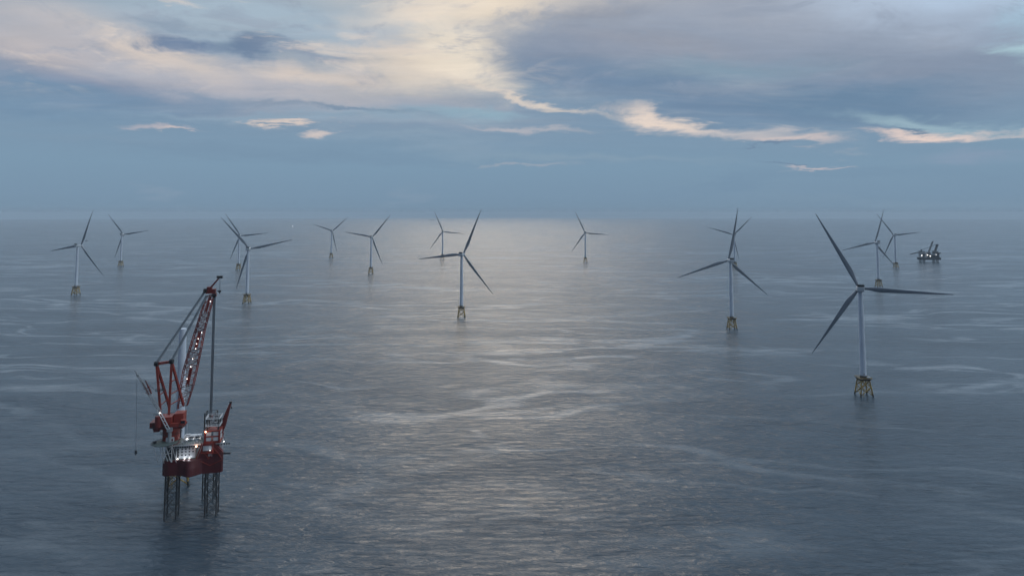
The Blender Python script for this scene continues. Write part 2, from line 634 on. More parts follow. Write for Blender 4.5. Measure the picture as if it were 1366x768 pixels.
def jacket_parts(root):
    rb, rt = 9.6, 6.3          # half-diagonals at the water and under the deck
    zt = DECK - 1.6
    corners = [(math.cos(R(45 + 90 * i)), math.sin(R(45 + 90 * i))) for i in range(4)]

    def leg_pt(i, z):
        r = rb + (rt - rb) * (z / zt)
        c = corners[i % 4]
        return Vector((c[0] * r, c[1] * r, z))
    fd = MB()
    levels = [1.0, 10.2, zt - .3]
    for i in range(4):
        for z0, z1 in zip(levels, levels[1:]):
            fd.tube(leg_pt(i, z0), leg_pt(i + 1, z1), .42, .42, 6)
            fd.tube(leg_pt(i + 1, z0), leg_pt(i, z1), .42, .42, 6)
        fd.tube(leg_pt(i, levels[2]), leg_pt(i + 1, levels[2]), .4, .4, 6)
    brace = fd.build('jacket_brace', M['yellow'], root)
    for i in range(4):
        lg = MB().tube(leg_pt(i, 3.2), leg_pt(i, zt), .75, .7, 10).build('jacket_leg', M['yellow'], root)
        MB().tube(leg_pt(i, -6), leg_pt(i, 3.2), .86, .80, 10).build('splash_sleeve', M['growth'], lg)
    pf = MB()
    pf.box((0, 0, DECK - .8), (11.4, 11.4, 1.3))
    pf.box((0, 0, DECK + .05), (13.4, 13.4, .3))
    for sx in (-1, 1):
        pf.box((sx * 3.2, 0, DECK - 1.9), (.8, 10.5, .9))
    p = pf.build('work_platform', M['deck_dark'], root)
    q = 6.6
    rl = MB().rail([(-q, -q, DECK + .2), (q, -q, DECK + .2), (q, q, DECK + .2), (-q, q, DECK + .2), (-q, -q, DECK + .2)], 1.3, .09, 1.6)
    rl.build('railing', M['yellow'], p)
    MB().box((3.4, -4.6, DECK + 1.25), (3.2, 2.0, 2.1)).build('equipment_box', M['nacelle'], p)
    bl = MB()
    for s in (-.35, .35):
        bl.tube((-4.2 + s, -8.0, -3), (-3.2 + s, -5.7, DECK), .12, .12, 5)
    for k in range(20):
        z = .5 + k
        y = -8.0 + 2.3 * (z + 3) / 23
        x = -4.2 + 1.0 * (z + 3) / 23
        bl.tube((x - .35, y, z), (x + .35, y, z), .07, .07, 4)
    bl.build('boat_ladder', M['yellow'], root)


def tower_mesh(z0, z1):
    rb, rt = 3.35, 2.4
    prof = []
    for k in range(0, 25):
        t = k / 24
        r = rb + (rt - rb) * t
        prof.append((r, z0 + (z1 - z0) * t))
    out = []
    for i, (r, z) in enumerate(prof):
        if False:
            out += [(r, z - .2), (r + .04, z - .18), (r + .04, z + .18), (r, z + .2)]
        else:
            out.append((r, z))
    return MB().lathe(out, 28)


def blade_mesh(Lb=94.0):
    rings = []
    st = [0, .012, .03, .06, .10, .14, .18, .22, .27, .33, .40, .48, .56, .64, .72, .80, .87, .93, .965, .985, 1.0]
    for s in st:
        z = 1.6 + (Lb - 1.6) * s
        if s < .03:
            ch, th = 3.4, 3.4
        else:
            k = min(1, (s - .03) / .19)
            k = k * k * (3 - 2 * k)
            ch_in = 3.4 + (5.7 - 3.4) * k
            u = max(0, (s - .20) / .80)
            ch_out = 5.7 * (1 - u) ** 1.02 + .75 * u
            ch = ch_in if s < .22 else ch_out
            if s > .96:
                ch *= max(.25, 1 - ((s - .96) / .04) ** 2 * .75)
            th = 3.4 * (1 - k) + ch * (.30 - .13 * min(1, s * 1.6)) * k
        tw = R(16) * (1 - min(1, s / .75)) ** 1.6 - R(1)
        off = (ch - 3.4) * .33 if s > .03 else 0      # trailing edge grows to one side
        pre = 3.6 * s ** 2.4                          # bends forward towards the tip
        ring = []
        for i in range(16):
            a = 2 * math.pi * i / 16
            x = ch / 2 * math.cos(a)
            y = th / 2 * math.sin(a) * (1 + .35 * min(1, s * 6) * math.cos(a) * -1)
            xx = x + off
            ring.append((xx * math.cos(tw) - y * math.sin(tw), xx * math.sin(tw) + y * math.cos(tw) + pre, z))
        rings.append(ring)
    return MB().loft(rings)


def make_turbine():
    root = empty('wind_turbine', (0, 0, 0))
    jacket_parts(root)
    tw = tower_mesh(DECK + .2, HUB - 3.4).build('tower', M['tower'], root)
    MB().lathe([(3.5, 0), (3.5, 2.6), (3.25, 2.9)], 28, (0, 0, DECK + .2)).build('tower_flange', M['deck_dark'], tw)
    MB().box((-.6, -3.2, DECK + 4.6), (1.1, .3, 2.4)).build('tower_door', M['grey'], tw)
    # nacelle: tail (towards the camera) to the front bearing, axis +Y
    rings = []
    for y, wx, zt, zb in ((-8.2, 3.0, 2.2, -2.1), (-7.8, 3.5, 2.55, -2.6), (-3, 3.75, 2.75, -3.1), (3, 3.75, 2.75, -3.2),
                          (6.2, 3.3, 2.6, -2.8), (7.2, 2.7, 2.2, -2.3)):
        ring = []
        for i in range(20):
            a = 2 * math.pi * i / 20 + math.pi / 20
            c, s = math.cos(a), math.sin(a)
            e = .32
            ring.append((wx * math.copysign(abs(c) ** e, c), y,
                         (zt if s > 0 else -zb) * math.copysign(abs(s) ** e, s)))
        rings.append(ring[::-1])
    nc = MB().loft(rings).build('nacelle', M['nacelle'], root, (0, 0, HUB))
    ck = MB().box((0, -6.6, 4.1), (7.0, 1.5, 2.3))
    for k in range(8):
        ck.box((-3.2 + k * .914, -7.45, 4.1), (.16, .16, 2.3))
    ck.build('cooler', M['cooler'], nc)
    MB().box((0, -5.0, 2.85), (6.6, 1.6, .3)).tube((1.6, -2, 2.7), (1.6, -2, 5.6), .08, .05, 5).tube((-1.6, -2, 2.7), (-1.6, -2, 5.2), .08, .05, 5).build('weather_mast', M['grey'], nc)
    hp = [(2.3, 0), (2.75, .7), (2.95, 2.2), (2.8, 3.6), (2.1, 5.0), (1.0, 5.8), (.1, 6.0)]
    hb = MB()
    P, Fc, n = [], [], 20
    for r, y in hp:
        for i in range(n):
            t = 2 * math.pi * i / n
            P.append((r * math.cos(t), y - 2.2, -r * math.sin(t)))
    for k in range(len(hp) - 1):
        for i in range(n):
            Fc.append((k * n + i, k * n + (i + 1) % n, (k + 1) * n + (i + 1) % n, (k + 1) * n + i))
    hb.add(P, Fc, True)
    hb.add(P, [tuple(range(n))[::-1]])
    hub = hb.build('rotor_hub', M['nacelle'], root, (0, 9.6, HUB + .3))
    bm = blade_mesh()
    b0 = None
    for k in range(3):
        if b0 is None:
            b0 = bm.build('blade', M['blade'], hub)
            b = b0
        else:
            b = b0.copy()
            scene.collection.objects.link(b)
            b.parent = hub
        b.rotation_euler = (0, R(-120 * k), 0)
    return root


def kids(o):
    return [c for c in scene.collection.objects if c.parent is o]


def copy_tree(o, parent=None):
    c = o.copy()
    scene.collection.objects.link(c)
    if parent is not None:
        c.parent = parent
    for ch in kids(o):
        copy_tree(ch, c)
    return c


# jacket centre x, water-line y in the photo, angle of one blade (deg ccw from +x), yaw, label
TURBINES = [
    (1152.5, 527, 116.7, 21, 'nearest and largest wind turbine, its right blade lying almost level, on a yellow jacket'),
    (976.5, 439, 78.5, -2, 'white wind turbine with one blade nearly upright, hiding a smaller turbine behind it'),
    (615.5, 423, 66.5, 14, 'wind turbine standing in the bright strip of water, nearest of those there'),
    (329.3, 404.5, 11.5, -6, 'white wind turbine just right of the crane tip, nearer of two overlapping turbines'),
    (101.0, 393, 68.6, 12, 'tall wind turbine farthest out on the left side of the field'),
    (1172.3, 383, 72.5, -6, 'mid-sized wind turbine straight behind the nearest big one, blade pointing steeply up'),
    (494.6, 365, 49.5, 6, 'grey wind turbine with Y-shaped rotor, larger of two left of the bright water'),
    (318.1, 359.8, 5, 0, 'smaller wind turbine peeking out behind another, above the red crane'),
    (1195.3, 357.8, 6, 6, 'small wind turbine with one level blade, beside the distant lit jack-up rig'),
    (980.4, 357, 43, 0, 'small far wind turbine half hidden behind a nearer turbine upright blade'),
    (161.0, 355.3, 8, 0, 'smaller far wind turbine on the left, standing alone beside the tall leftmost one'),
    (781.0, 350.2, 114.5, 0, 'far wind turbine standing alone right of the bright water, blade pointing up left'),
    (590.2, 345.6, 113, 0, 'small far wind turbine in the bright water behind a nearer one'),
    (441.8, 344, 41, 4, 'smallest farthest wind turbine, with Y-shaped rotor, left of a larger Y-shaped one'),
]
GROUP = 'wind turbines standing in the sea'
proto = make_turbine()
trees = [proto] + [copy_tree(proto) for _ in TURBINES[1:]]
for root, (px, py, ph, yaw, lab) in zip(trees, TURBINES):
    p = sea_point(px, py)
    root.location = p
    az = math.atan2(p.x, p.y)
    root.scale = (.97,) * 3 if px > 1150 and py > 500 else ((.98,) * 3 if px == 976.5 else (1, 1, 1))
    tag(root, lab, 'wind turbine', GROUP)
    for ch in kids(root):
        if ch.name.startswith('nacelle'):
            ch.rotation_euler = (0, 0, R(-yaw))
        if ch.name.startswith('rotor_hub'):
            # keep the hub in front of the nacelle, turn the rotor to its phase (blade 0 along local +Z)
            ch.location = (9.6 * math.sin(R(yaw)), 9.6 * math.cos(R(yaw)), HUB + .3)
            ch.rotation_mode = 'XYZ'
            m = Matrix.Rotation(R(-yaw), 3, 'Z') @ Matrix.Rotation(R(4), 3, 'X') @ Matrix.Rotation(R(90 - ph), 3, 'Y')
            ch.rotation_euler = m.to_euler()

# ------------------------------------------------------------------ unfinished turbine: foundation and bare tower behind the rig
half = empty('unfinished_turbine', sea_point(237.3, 645))
half.rotation_euler = (0, 0, R(26))
jacket_parts(half)
tw_ = tower_mesh(DECK + .2, HUB - 6.0).build('tower', M['tower'], half)
MB().lathe([(3.5, 0), (3.5, 2.6), (3.25, 2.9)], 28, (0, 0, DECK + .2)).build('tower_flange', M['deck_dark'], tw_)
tag(half, 'bare white turbine tower without rotor on yellow jacket, right behind the red jack-up rig', 'turbine tower')

# ------------------------------------------------------------------ jack-up crane vessel
YAW = R(12)
XH = Vector((math.cos(YAW), math.sin(YAW), 0))
YH = Vector((-math.sin(YAW), math.cos(YAW), 0))
PL = sea_point(228.5, 690)
LXL, LYF, LYR = -13.0, -14.0, 13.0
ORG = PL - XH * LXL - YH * LYF
ORG.z = PL.z


def V(px, py, ly):
    """photo pixel -> vessel-local point on the plane local y = ly"""
    d = ray(px, py)
    t = (ly - (CAM - ORG).dot(YH)) / d.dot(YH)
    p = CAM + d * t - ORG
    return Vector((p.dot(XH), ly, p.z))



vessel = empty('jack_up_vessel', ORG, YAW)
tag(vessel, 'dark red jack-up crane rig raised high on lattice legs, with white accommodation and tall crane', 'jack-up rig')

HB, HT = 28.0, 37.4            # hull bottom and main deck
UD = 46.0                      # upper deck
XL_, XR_ = V(216.2, 632.7, -19).x, V(297, 631, -19).x


def bow_outline(bulge, inset=0.0):
    pts = []
    x0, x1 = -9.0, 6.5
    xc = -1.0
    n = 16
    pts.append((XL_ + inset, 20 - inset))
    pts.append((XL_ + inset, -18.6))
    pts.append((XL_ + inset + .9, -19.5))
    for k in range(n + 1):
        t = k / n
        x = x0 + (x1 - x0) * t
        u = (x - xc) / ((xc - x0) if x < xc else (x1 - xc))
        pts.append((x, -19.5 - bulge * (0.5 + 0.5 * math.cos(math.pi * u))))
    pts.append((XR_ - inset - .9, -19.5))
    pts.append((XR_ - inset, -18.6))
    pts.append((XR_ - inset - 8.5, 20 - inset))
    return pts


hm = MB()
hm.loft([[(x, y, z) for x, y in bow_outline(b, i)] for z, b, i in ((HB, 5.0, .5), (HB + .5, 5.6, 0), (33, 5.2, 0), (HT, 3.6, 0))], smooth=False)
hull = hm.build('hull', M['hull'], vessel)
fo = MB()
fo.prism([(4.5, -19.3), (XR_ - .9, -19.3), (XR_ - .15, -18.6), (XR_ - 3.6, -4), (4.5, -4)], HT - .1, 40.4)
fo.build('forecastle', M['hull'], vessel)
fd_ = MB()
for z in (30.6, 34.2):
    fd_.box((XL_ - .12, 2, z), (.3, 34, .35))
fd_.build('rubbing_strake', M['crane_dark'], hull)
dk = MB()
dk.prism([(XL_ + .6, -18.5), (XR_ - .6, -18.5), (XR_ - 9, 19.4), (XL_ + .6, 19.4)], HT - .05, HT + .16)
dk.build('main_deck', M['deck'], vessel)

# legs
LW = 3.45
RLX = V(281.8, 690, LYF).x
RRX = V(271.6, 650, LYR).x + LW
print('RRX', RRX, 'RLX', RLX, 'XL', XL_, 'XR', XR_)
RLY = V(229.6, 655, LYR).x
for (lx, ly, top) in ((LXL, LYF, 44.0), (RLX, LYF, 62.0), (RLY, LYR, 58.0), (RRX, LYR, 58.0)):
    c = [(-LW, -LW), (LW, -LW), (LW, LW), (-LW, LW)]
    lg = MB().lattice([(lx + a, ly + b, -8) for a, b in c], [(lx + a, ly + b, top) for a, b in c], int((top + 8) / 7.0), .36, .13, 'x')
    # rack plates along the chords
    for a, b in c:
        lg.box((lx + a * 1.0, ly + b * 1.0, (top - 8) / 2), (.7, .2, top + 8))
    lg.build('leg', M['leg'], vessel)

# accommodation
ax0, ax1 = V(234.5, 605, -17).x, V(260.5, 605, -17).x
ac = MB().box(((ax0 + ax1) / 2, -11.3, (HT + UD) / 2), (ax1 - ax0, 11.4, UD - HT - .05))
acc = ac.build('accommodation_block', M['white'], vessel)
for r, z in enumerate((39.6, 41.6, 43.4)):
    for k in range(5):
        x = ax0 + 1.6 + k * (ax1 - ax0 - 3.0) / 4
        if (r, k) in ((0, 4),):
            continue
        MB().box((x, -17.05, z), (.85, .16, .75)).build('window', M['glass'], acc)
wb = MB()
nb = 13
for k in range(nb):
    wb.box((ax0 - 1.2 + k * 1.36, -17.9, UD - 1.0), (.95, .2, .95))
wb.build('bridge_window', M['glass'], acc)
MB().box((ax0 + 7.2, -16.6, UD - 1.0), (18.6, 2.4, 1.7)).build('bridge_front', M['grey'], acc)
gh = MB().box((ax0 - 3.4, -8, (HT + UD) / 2), (6.6, 14, UD - HT - .1))
gh.box((ax0 - 1.2, -15.8, 41), (2.0, 2.0, 7))
gh.build('side_house', M['dark'], vessel)
# upper deck
ud0, ud1 = V(231, 591, -18).x, V(299.3, 590, -14).x
um = MB().prism([(ud0, -18.2), (ud1, -18.2), (ud1 - 3, -5.4), (ud0, -5.4)], UD + .02, UD + .57)
udk = um.build('upper_deck', M['deck'], vessel)
MB().box(((ud0 + ud1) / 2, -18.26, UD + .1), (ud1 - ud0, .1, 1.0)).build('deck_edge', M['white'], udk)
MB().rail([(ud0, -18.1, UD + .55), (RLX - 6, -18.1, UD + .55)], 1.2, .07, 1.5).rail([(RLX + 5.6, -18.1, UD + .55), (ud1 - .1, -18.1, UD + .55), (ud1 - 3, -5.6, UD + .55)], 1.2, .07, 1.8).build('railing', M['white'], udk)
h2 = MB().prism([(RLX + 4.2, -16.5), (XR_ - .4, -16.5), (XR_ - 3, -4), (RLX + 4.2, -4)], 40.5, UD - .02)
hs = h2.build('starboard_house', M['white'], vessel)
for k in range(4):
    MB().box((RLX + 5.6 + k * 1.5, -16.55, 44.9), (.9, .14, .9)).build('window', M['glass'], hs)
dh0, dh1 = V(245.5, 586, -9).x, V(268, 586, -9).x
d2 = MB().box(((dh0 + dh1) / 2, -7.4, UD + 1.9), (dh1 - dh0, 3.2, 2.7))
d2.box(((dh0 + dh1) / 2 - 3, -7.4, UD + 3.5), (2.6, 2, .6)).tube((dh0 + 1, -6, UD + 3), (dh0 + 1, -6, UD + 10), .12, .08, 5)
d2.build('deckhouse', M['white'], vessel)
MB().box(((dh0 + dh1) / 2, -9.05, UD + 2.0), (dh1 - dh0 - 1.4, .16, .8)).build('deckhouse_window', M['glass'], vessel)

# helideck with its white truss
hc = V(220.5, 590, -21)
hz = hc.z - .2
hp_ = [(hc.x + 7.8 * math.cos(R(22.5 + 45 * k)), -20.2 + 7.8 * math.sin(R(22.5 + 45 * k))) for k in range(8)]
hd = MB().prism(hp_, hz - .35, hz).build('helideck', M['deck'], vessel)
nt = MB()
for k in range(8):
    a, b = Vector((*hp_[k], hz - .1)), Vector((*hp_[(k + 1) % 8], hz - .1))
    cc = Vector((hc.x, -20.2, hz - .1))
    a2, b2 = cc + (a - cc) * 1.17 + Vector((0, 0, .35)), cc + (b - cc) * 1.17 + Vector((0, 0, .35))
    nt.tube(a2, b2, .09, .09, 5)
    for j in range(6):
        nt.tube(a.lerp(b, j / 6), a2.lerp(b2, j / 6), .06, .06, 4)
    for q in (.33, .66):
        nt.tube(a.lerp(a2, q), b.lerp(b2, q), .05, .05, 4)
nt.build('safety_net', M['dark'], hd)
tr = MB()
for k in range(4):
    x = hc.x - 5.5 + k * 3.6
    tr.tube((x, -26, hz - .5), (x, -14, hz - .5), .22, .22, 6)
    tr.tube((x, -26, hz - .5), (x + 1.2, -19.2, HT - .6 - (k % 2)), .2, .2, 6)
for p, q in (((216.6, 597), (223.8, 615)), ((221, 597), (228.5, 616)), ((229.2, 594), (229.0, 616)), ((217.2, 596), (217, 614)),
             ((229.2, 596), (222.5, 606)), ((217, 606), (229, 604))):
    tr.tube(V(*p, -19.7), V(*q, -19.7), .26, .26, 6)
tr.build('helideck_truss', M['white'], hd)
MB().box((hc.x - 6.2, -21, hz + .9), (1.6, 1.4, 1.4)).rail([(hc.x - 7.2, -22.4, hz), (hc.x - 4.6, -22.4, hz)], 1.5, .09, .8).build('fire_monitor', M['dark'], hd)

# starboard jack house: red frame round the leg, white panels
jh = MB()
for a in (-1, 1):
    for b in (-1, 1):
        jh.box((RLX + a * 4.3, LYF + b * 4.3, UD + 4.4), (1.1, 1.1, 8.0))
jh.box((RLX, LYF, UD + 8.1), (10.0, 10.0, .7)).box((RLX, LYF, UD + 1.0), (10.2, 10.2, 1.2)).box((RLX, LYF - 4.4, UD + 4.6), (8.2, .8, .7))
jhs = jh.build('jack_house', M['crane'], vessel)
pn = MB()
for (dx, z) in ((-2.2, 3.0), (2.2, 3.0), (-2.2, 6.2), (2.2, 6.2)):
    pn.box((RLX + dx, LYF - 4.25, UD + z), (2.9, .5, 2.3)).box((RLX + 4.25, LYF + dx, UD + z), (.5, 2.9, 2.3))
pn.build('jack_panel', M['white'], jhs)
tp = MB()
for z in (57.0, 61.6):
    tp.rail([(RLX - 4.3, LYF - 4.3, z), (RLX + 4.3, LYF - 4.3, z), (RLX + 4.3, LYF + 4.3, z), (RLX - 4.3, LYF + 4.3, z), (RLX - 4.3, LYF - 4.3, z)], 1.2, .09, 1.6)
    for a in (-1, 1):
        tp.box((RLX + a * 4.1, LYF, z), (.7, 9, .2)).box((RLX, LYF + a * 4.1, z), (7.4, .7, .2))
tp.build('leg_platform', M['white'], jhs)
# red fairing in front of the starboard leg, with braces
fa = MB()
pts = [V(271, 590.5, -19.6), V(285.5, 590.5, -19.6), V(296.2, 602, -19.6), V(296.2, 613, -19.6), V(262.5, 613, -19.6)]
P = [(p.x, -19.0, p.z) for p in pts] + [(p.x, -15.5, p.z) for p in pts]
fa.add(P, [(4, 3, 2, 1, 0), (5, 6, 7, 8, 9)] + [(i, (i + 1) % 5, 5 + (i + 1) % 5, 5 + i) for i in range(5)])
fr = fa.build('leg_well', M['crane_dark'], vessel)
fb = MB()
for p, q, w in (((269.5, 591), (261.5, 612), .7), ((284, 590), (284.2, 604), .9), ((285, 597), (296, 611), .5), ((262, 612.5), (280, 620.5), .4),
                ((280, 620.5), (296.5, 612.5), .4), ((272, 604), (279, 612), .35), ((284, 604), (277, 612), .35), ((268, 604), (290, 604), .4)):
    a, b = V(*p, -19.95), V(*q, -19.95)
    fb.bar(a, b, w, w)
fb.build('leg_well_brace', M['crane'], fr)
MB().box(V(276.5, 597.5, -19.25), (5.2, .35, 3.0)).box(V(280.5, 606, -19.25), (2.4, .35, 2.0)).build('leg_well_panel', M['grey'], fr)

# ---- main crane
crane = MB()
PX, PY = LXL, LYF
pr = (V(240, 575, PY).x - V(217.3, 575, PY).x) / 2
pc = (V(240, 575, PY).x + V(217.3, 575, PY).x) / 2
zs = V(228, 569, PY).z
crane.lathe([(pr, UD + .2), (pr, zs - 1.5), (pr * 1.12, zs - .6), (pr * 1.12, zs + .2)], 28, (pc, PY, 0))
cr = crane.build('crane_pedestal', M['crane'], vessel)
MB().box((pc + .6, PY - pr + .1, UD + 4.6), (4.6, 1.2, 2.6)).build('pedestal_panel', M['white'], cr)
MB().box((pc + 1.3, PY - pr - .55, UD + 4.4), (2.4, .25, 1.4)).build('pedestal_sign', M['crane_dark'], cr)
pp = MB()
for z in (UD + 7.5,):
    for k in range(16):
        a0, a1 = 2 * math.pi * k / 16, 2 * math.pi * (k + 1) / 16
        r_ = pr + 1.2
        p0, p1 = Vector((pc + r_ * math.cos(a0), PY + r_ * math.sin(a0), z)), Vector((pc + r_ * math.cos(a1), PY + r_ * math.sin(a1), z))
        pp.tube(p0 + Vector((0, 0, 1.1)), p1 + Vector((0, 0, 1.1)), .06, .06, 4).tube(p0, p1, .12, .12, 4).tube(p0, p0 + Vector((0, 0, 1.1)), .05, .05, 4)
        pp.tube(p0, (pc + pr * math.cos(a0), PY + pr * math.sin(a0), z), .08, .08, 4)
pp.build('pedestal_walkway', M['dark'], cr)

mc = MB()
hx0, hx1 = V(206.5, 560, -16).x, V(246, 560, -16).x
mc.box(((hx0 + hx1) / 2, -14, zs + .9), (hx1 - hx0, 12, 1.3))
mcr = mc.build('main_crane', M['crane_dark'], vessel)
mh = MB()
za, zb = V(0, 567, -16).z if False else zs + 1.6, V(228, 552, -16).z
mh.box((V(221, 560, -16).x, -15, (za + zb) / 2 - .5), (V(231, 560, -16).x - V(212, 560, -16).x, 9, zb - za - 1))
mh.box((V(238, 560, -16).x, -12, (za + zb) / 2), (V(245, 560, -16).x - V(232, 560, -16).x, 8, zb - za))
mh.box((V(235, 566, -16).x, -19.3, zs + 2.6), (5, 2.5, 2.2))
mh.build('machinery_house', M['crane'], mcr)
cwt = MB().box((V(208, 562, -16).x, -14, zs + 2.6), (6.0, 9, 3.6)).box((V(206.5, 568, -16).x + 1.5, -15, zs - .6), (3.4, 6, 2.0))
cwt.lathe([(2.0, -3.5), (2.0, 3.5)], 14, (V(214, 555, -16).x, -20.3, zs + 5.5))
cwt.build('counterweight', M['crane_dark'], mcr)
MB().box((V(246.5, 556, -16).x, -19.6, zs + 4.2), (3.0, 2.6, 2.8)).build('operator_cab', M['crane'], mcr)
MB().box((V(246.5, 556, -16).x, -20.95, zs + 4.5), (2.5, .12, 1.5)).build('cab_window', M['glass'], mcr)
wl = MB().rail([(hx0 - 1, -20.3, zs + 1.6), (hx1 + 2, -20.3, zs + 1.6)], 1.3, .08, 1.4).rail([(hx0, -19, zb), (V(231, 560, -16).x, -19, zb)], 1.3, .08, 1.4)
wl.box(((hx0 + hx1) / 2, -20, zs + 1.5), (hx1 - hx0 + 4, 1.2, .15))
wl.build('crane_walkway', M['dark'], mcr)

AL, AR = V(208.9, 485.5, -19), V(229, 482.4, -19)
af = MB()
for top, back, frontp in ((AL, V(214.3, 553, -19), V(226, 543, -9)), (AR, V(225.3, 553, -19), V(245, 541, -9))):
    af.bar(top, back, 1.25, 1.25)
    af.bar(top, frontp, 1.25, 1.25)
    for t in (.38, .62, .82):
        af.bar(top.lerp(back, t), top.lerp(frontp, t), .5, .5)
af.bar(AL + Vector((-.6, 0, .2)), AR + Vector((.6, 0, .2)), 1.5, 1.6)
af.build('gantry_frame', M['crane'], mcr)
sh = MB()
for p in (AL, AR):
    for o in (-.8, 0, .8):
        sh.tube(p + Vector((o - .25, -.9, .6)), p + Vector((o + .25, -.9, .6)), 1.5, 1.5, 14)
    sh.box(p + Vector((0, .2, .1)), (2.4, 2.2, 2.3))
sh.build('gantry_sheave', M['dark'], mcr)
MB().rail([V(207.5, 521, -19.5), V(219.5, 520.3, -19.5)], 1.0, .12, 1.2).bar(V(207.5, 521, -19.5), V(219.5, 520.3, -19.5), .5, .4).build('gantry_platform', M['dark'], mcr)

# boom: box truss narrowing to the head, leaning back over the deck
TIPY = 4.0
STN = [(543, 236.5, 249.0), (515, 239.5, 257.0), (490, 244.2, 262.6), (466, 251.2, 267.4), (441, 259.0, 272.2), (418, 266.3, 278.4), (393, 274.6, 286.0)]


def boom_ring(i):
    py, xa, xb = STN[i]
    ly = -10 + (TIPY + 10) * i / 6
    a, b = V(xa, py + 2.5, ly), V(xb, py - 2.0, ly)
    dd = 4.6 if 0 < i < 6 else 2.6
    off = Vector((0, dd * .98, -dd * .16))
    return [a, b, b + off, a + off]


for i in range(6):
    ra, rb_ = boom_ring(i), boom_ring(i + 1)
    m_ = (M['crane_dark'], M['crane'])[i % 2]
    sec = MB().lattice(ra, rb_, 3, .30, .15, 'x' if i in (2, 4) else True, n=6)
    sec.build('boom_section', m_, mcr)
    # walkway ladder down the middle of the section
    wk = MB()
    ca0, ca1 = (ra[0] * .42 + ra[1] * .58), (rb_[0] * .42 + rb_[1] * .58)
    ca0 = ca0 + Vector((0, .4, 0))
    ca1 = ca1 + Vector((0, .4, 0))
    for o in (-.75, .75):
        wk.bar(ca0 + Vector((o, 0, 0)), ca1 + Vector((o, 0, 0)), .34, .34)
    for k in range(12):
        p = ca0.lerp(ca1, (k + .5) / 12)
        wk.bar(p + Vector((-.8, 0, 0)), p + Vector((.8, 0, 0)), .28, .2)
    if i in (1, 3, 5):
        wk.bar(ca0.lerp(ca1, .08) + Vector((0, .35, 0)), ca0.lerp(ca1, .92) + Vector((0, .35, 0)), 1.7, .2)
    wk.build('boom_walkway', M['crane'] if i in (1, 3, 5) else M['white'], mcr)
    if i in (1, 3, 4):
        pf = MB().bar(ra[0] + Vector((-.5, -.3, 0)), ra[1] + Vector((.5, -.3, 0)), .7, .35)
        pf.build('boom_platform', M['dark'], mcr)
bhm = MB()
ha, hb_ = V(273.2, 386, TIPY), V(288.2, 391, TIPY)
bhm.box(((ha.x + hb_.x) / 2, TIPY + 1.5, (ha.z + hb_.z) / 2), (hb_.x - ha.x - 1.2, 4.2, 3.0))
bhm.box((V(279, 385, TIPY).x, TIPY + 1.5, V(279, 384.5, TIPY).z), (3, 3.4, 2.0)).box((V(286, 393, TIPY).x, TIPY, V(286, 393, TIPY).z), (2.6, 2.6, 2.4))
bhm.build('boom_head', M['crane_dark'], mcr)
shh = MB()
for c in (V(274.2, 387, TIPY), V(286, 393.5, TIPY)):
    for o in (-.9, -.3, .3, .9):
        shh.tube(c + Vector((o - .15, -.8, 0)), c + Vector((o + .15, -.8, 0)), 1.35, 1.35, 14)
shh.build('head_sheave', M['dark'], mcr)
j0, j1 = V(280.5, 384, TIPY), V(292.5, 370, TIPY)
jb = MB()
perp = Vector((.75, 0, .65))
jb.lattice([j0 - perp * 1.9, j0 + perp * 1.3, j0 + perp * 1.3 + Vector((0, 2.6, 0)), j0 - perp * 1.9 + Vector((0, 2.6, 0))],
           [j1 - perp * .6, j1 + perp * .6, j1 + perp * .6 + Vector((0, 1.6, 0)), j1 - perp * .6 + Vector((0, 1.6, 0))], 5, .26, .14, 'x')
jb.bar(j0 + perp * 1.1, j0.lerp(j1, .8) + perp * .7, .9, .5)
jb.build('jib', M['crane_dark'], mcr)
MB().box(V(292.8, 369.4, TIPY) + Vector((0, .8, 0)), (3.6, 2.2, 1.6)).tube(V(295.3, 370, TIPY), V(295.3, 370, TIPY) + Vector((0, 1.6, 0)), .8, .8, 12).build('jib_head', M['dark'], mcr)
ax = MB()
for o in (-.25, .25):
    ax.tube(V(293.4, 371, TIPY) + Vector((o, 0, 0)), V(293.0, 387.5, TIPY) + Vector((o, 0, 0)), .09, .09, 5)
ax.build('jib_rope', M['cable'], mcr)
MB().box(V(292.9, 388.3, TIPY), (2.0, 1.1, 1.3)).tube(V(292.9, 389, TIPY), V(292.9, 391.6, TIPY), .5, .25, 8).box(V(290.6, 388, TIPY), (1.4, .5, .5)).build('jib_hook', M['dark'], mcr)
# pendants and hoist ropes
for a, b in ((AL, V(273.2, 388.8, TIPY)), (AR, V(275.8, 394, TIPY))):
    for (o, q) in ((-.62, 0), (-.2, .3), (.22, 0), (.64, .3)):
        MB().tube(a + Vector((o, q, 1.0)), b + Vector((o, q, 0)), .23, .23, 6).build('pendant_rope', M['cable'], mcr)
ht, hbm = V(286, 394.5, TIPY), V(283.7, 553, TIPY)
hbm.x = ht.x
for (o, q) in ((-.72, 0), (-.36, .4), (0, 0), (.36, .4), (.72, 0)):
    MB().tube(ht + Vector((o, q, 0)), hbm + Vector((o, q, 0)), .2, .2, 6).build('hoist_rope', M['cable'], mcr)
hk = MB().box(hbm + Vector((0, .2, -1.4)), (2.3, 1.5, 3.2)).tube(hbm + Vector((-1.3, .2, -1.0)), hbm + Vector((1.3, .2, -1.0)), 1.1, 1.1, 14)
hk.build('hook_block', M['crane_dark'], mcr)
hh_ = MB()
hp0 = hbm + Vector((0, .2, -3.0))
prev = hp0
for k in range(1, 11):
    a = R(90 - 27 * k)
    p = hp0 + Vector((1.0 * math.cos(a), 0, -1.3 + 1.0 * math.sin(a)))
    hh_.tube(prev, p, .36, .34, 7)
    prev = p
hh_.build('hook', M['dark'], mcr)

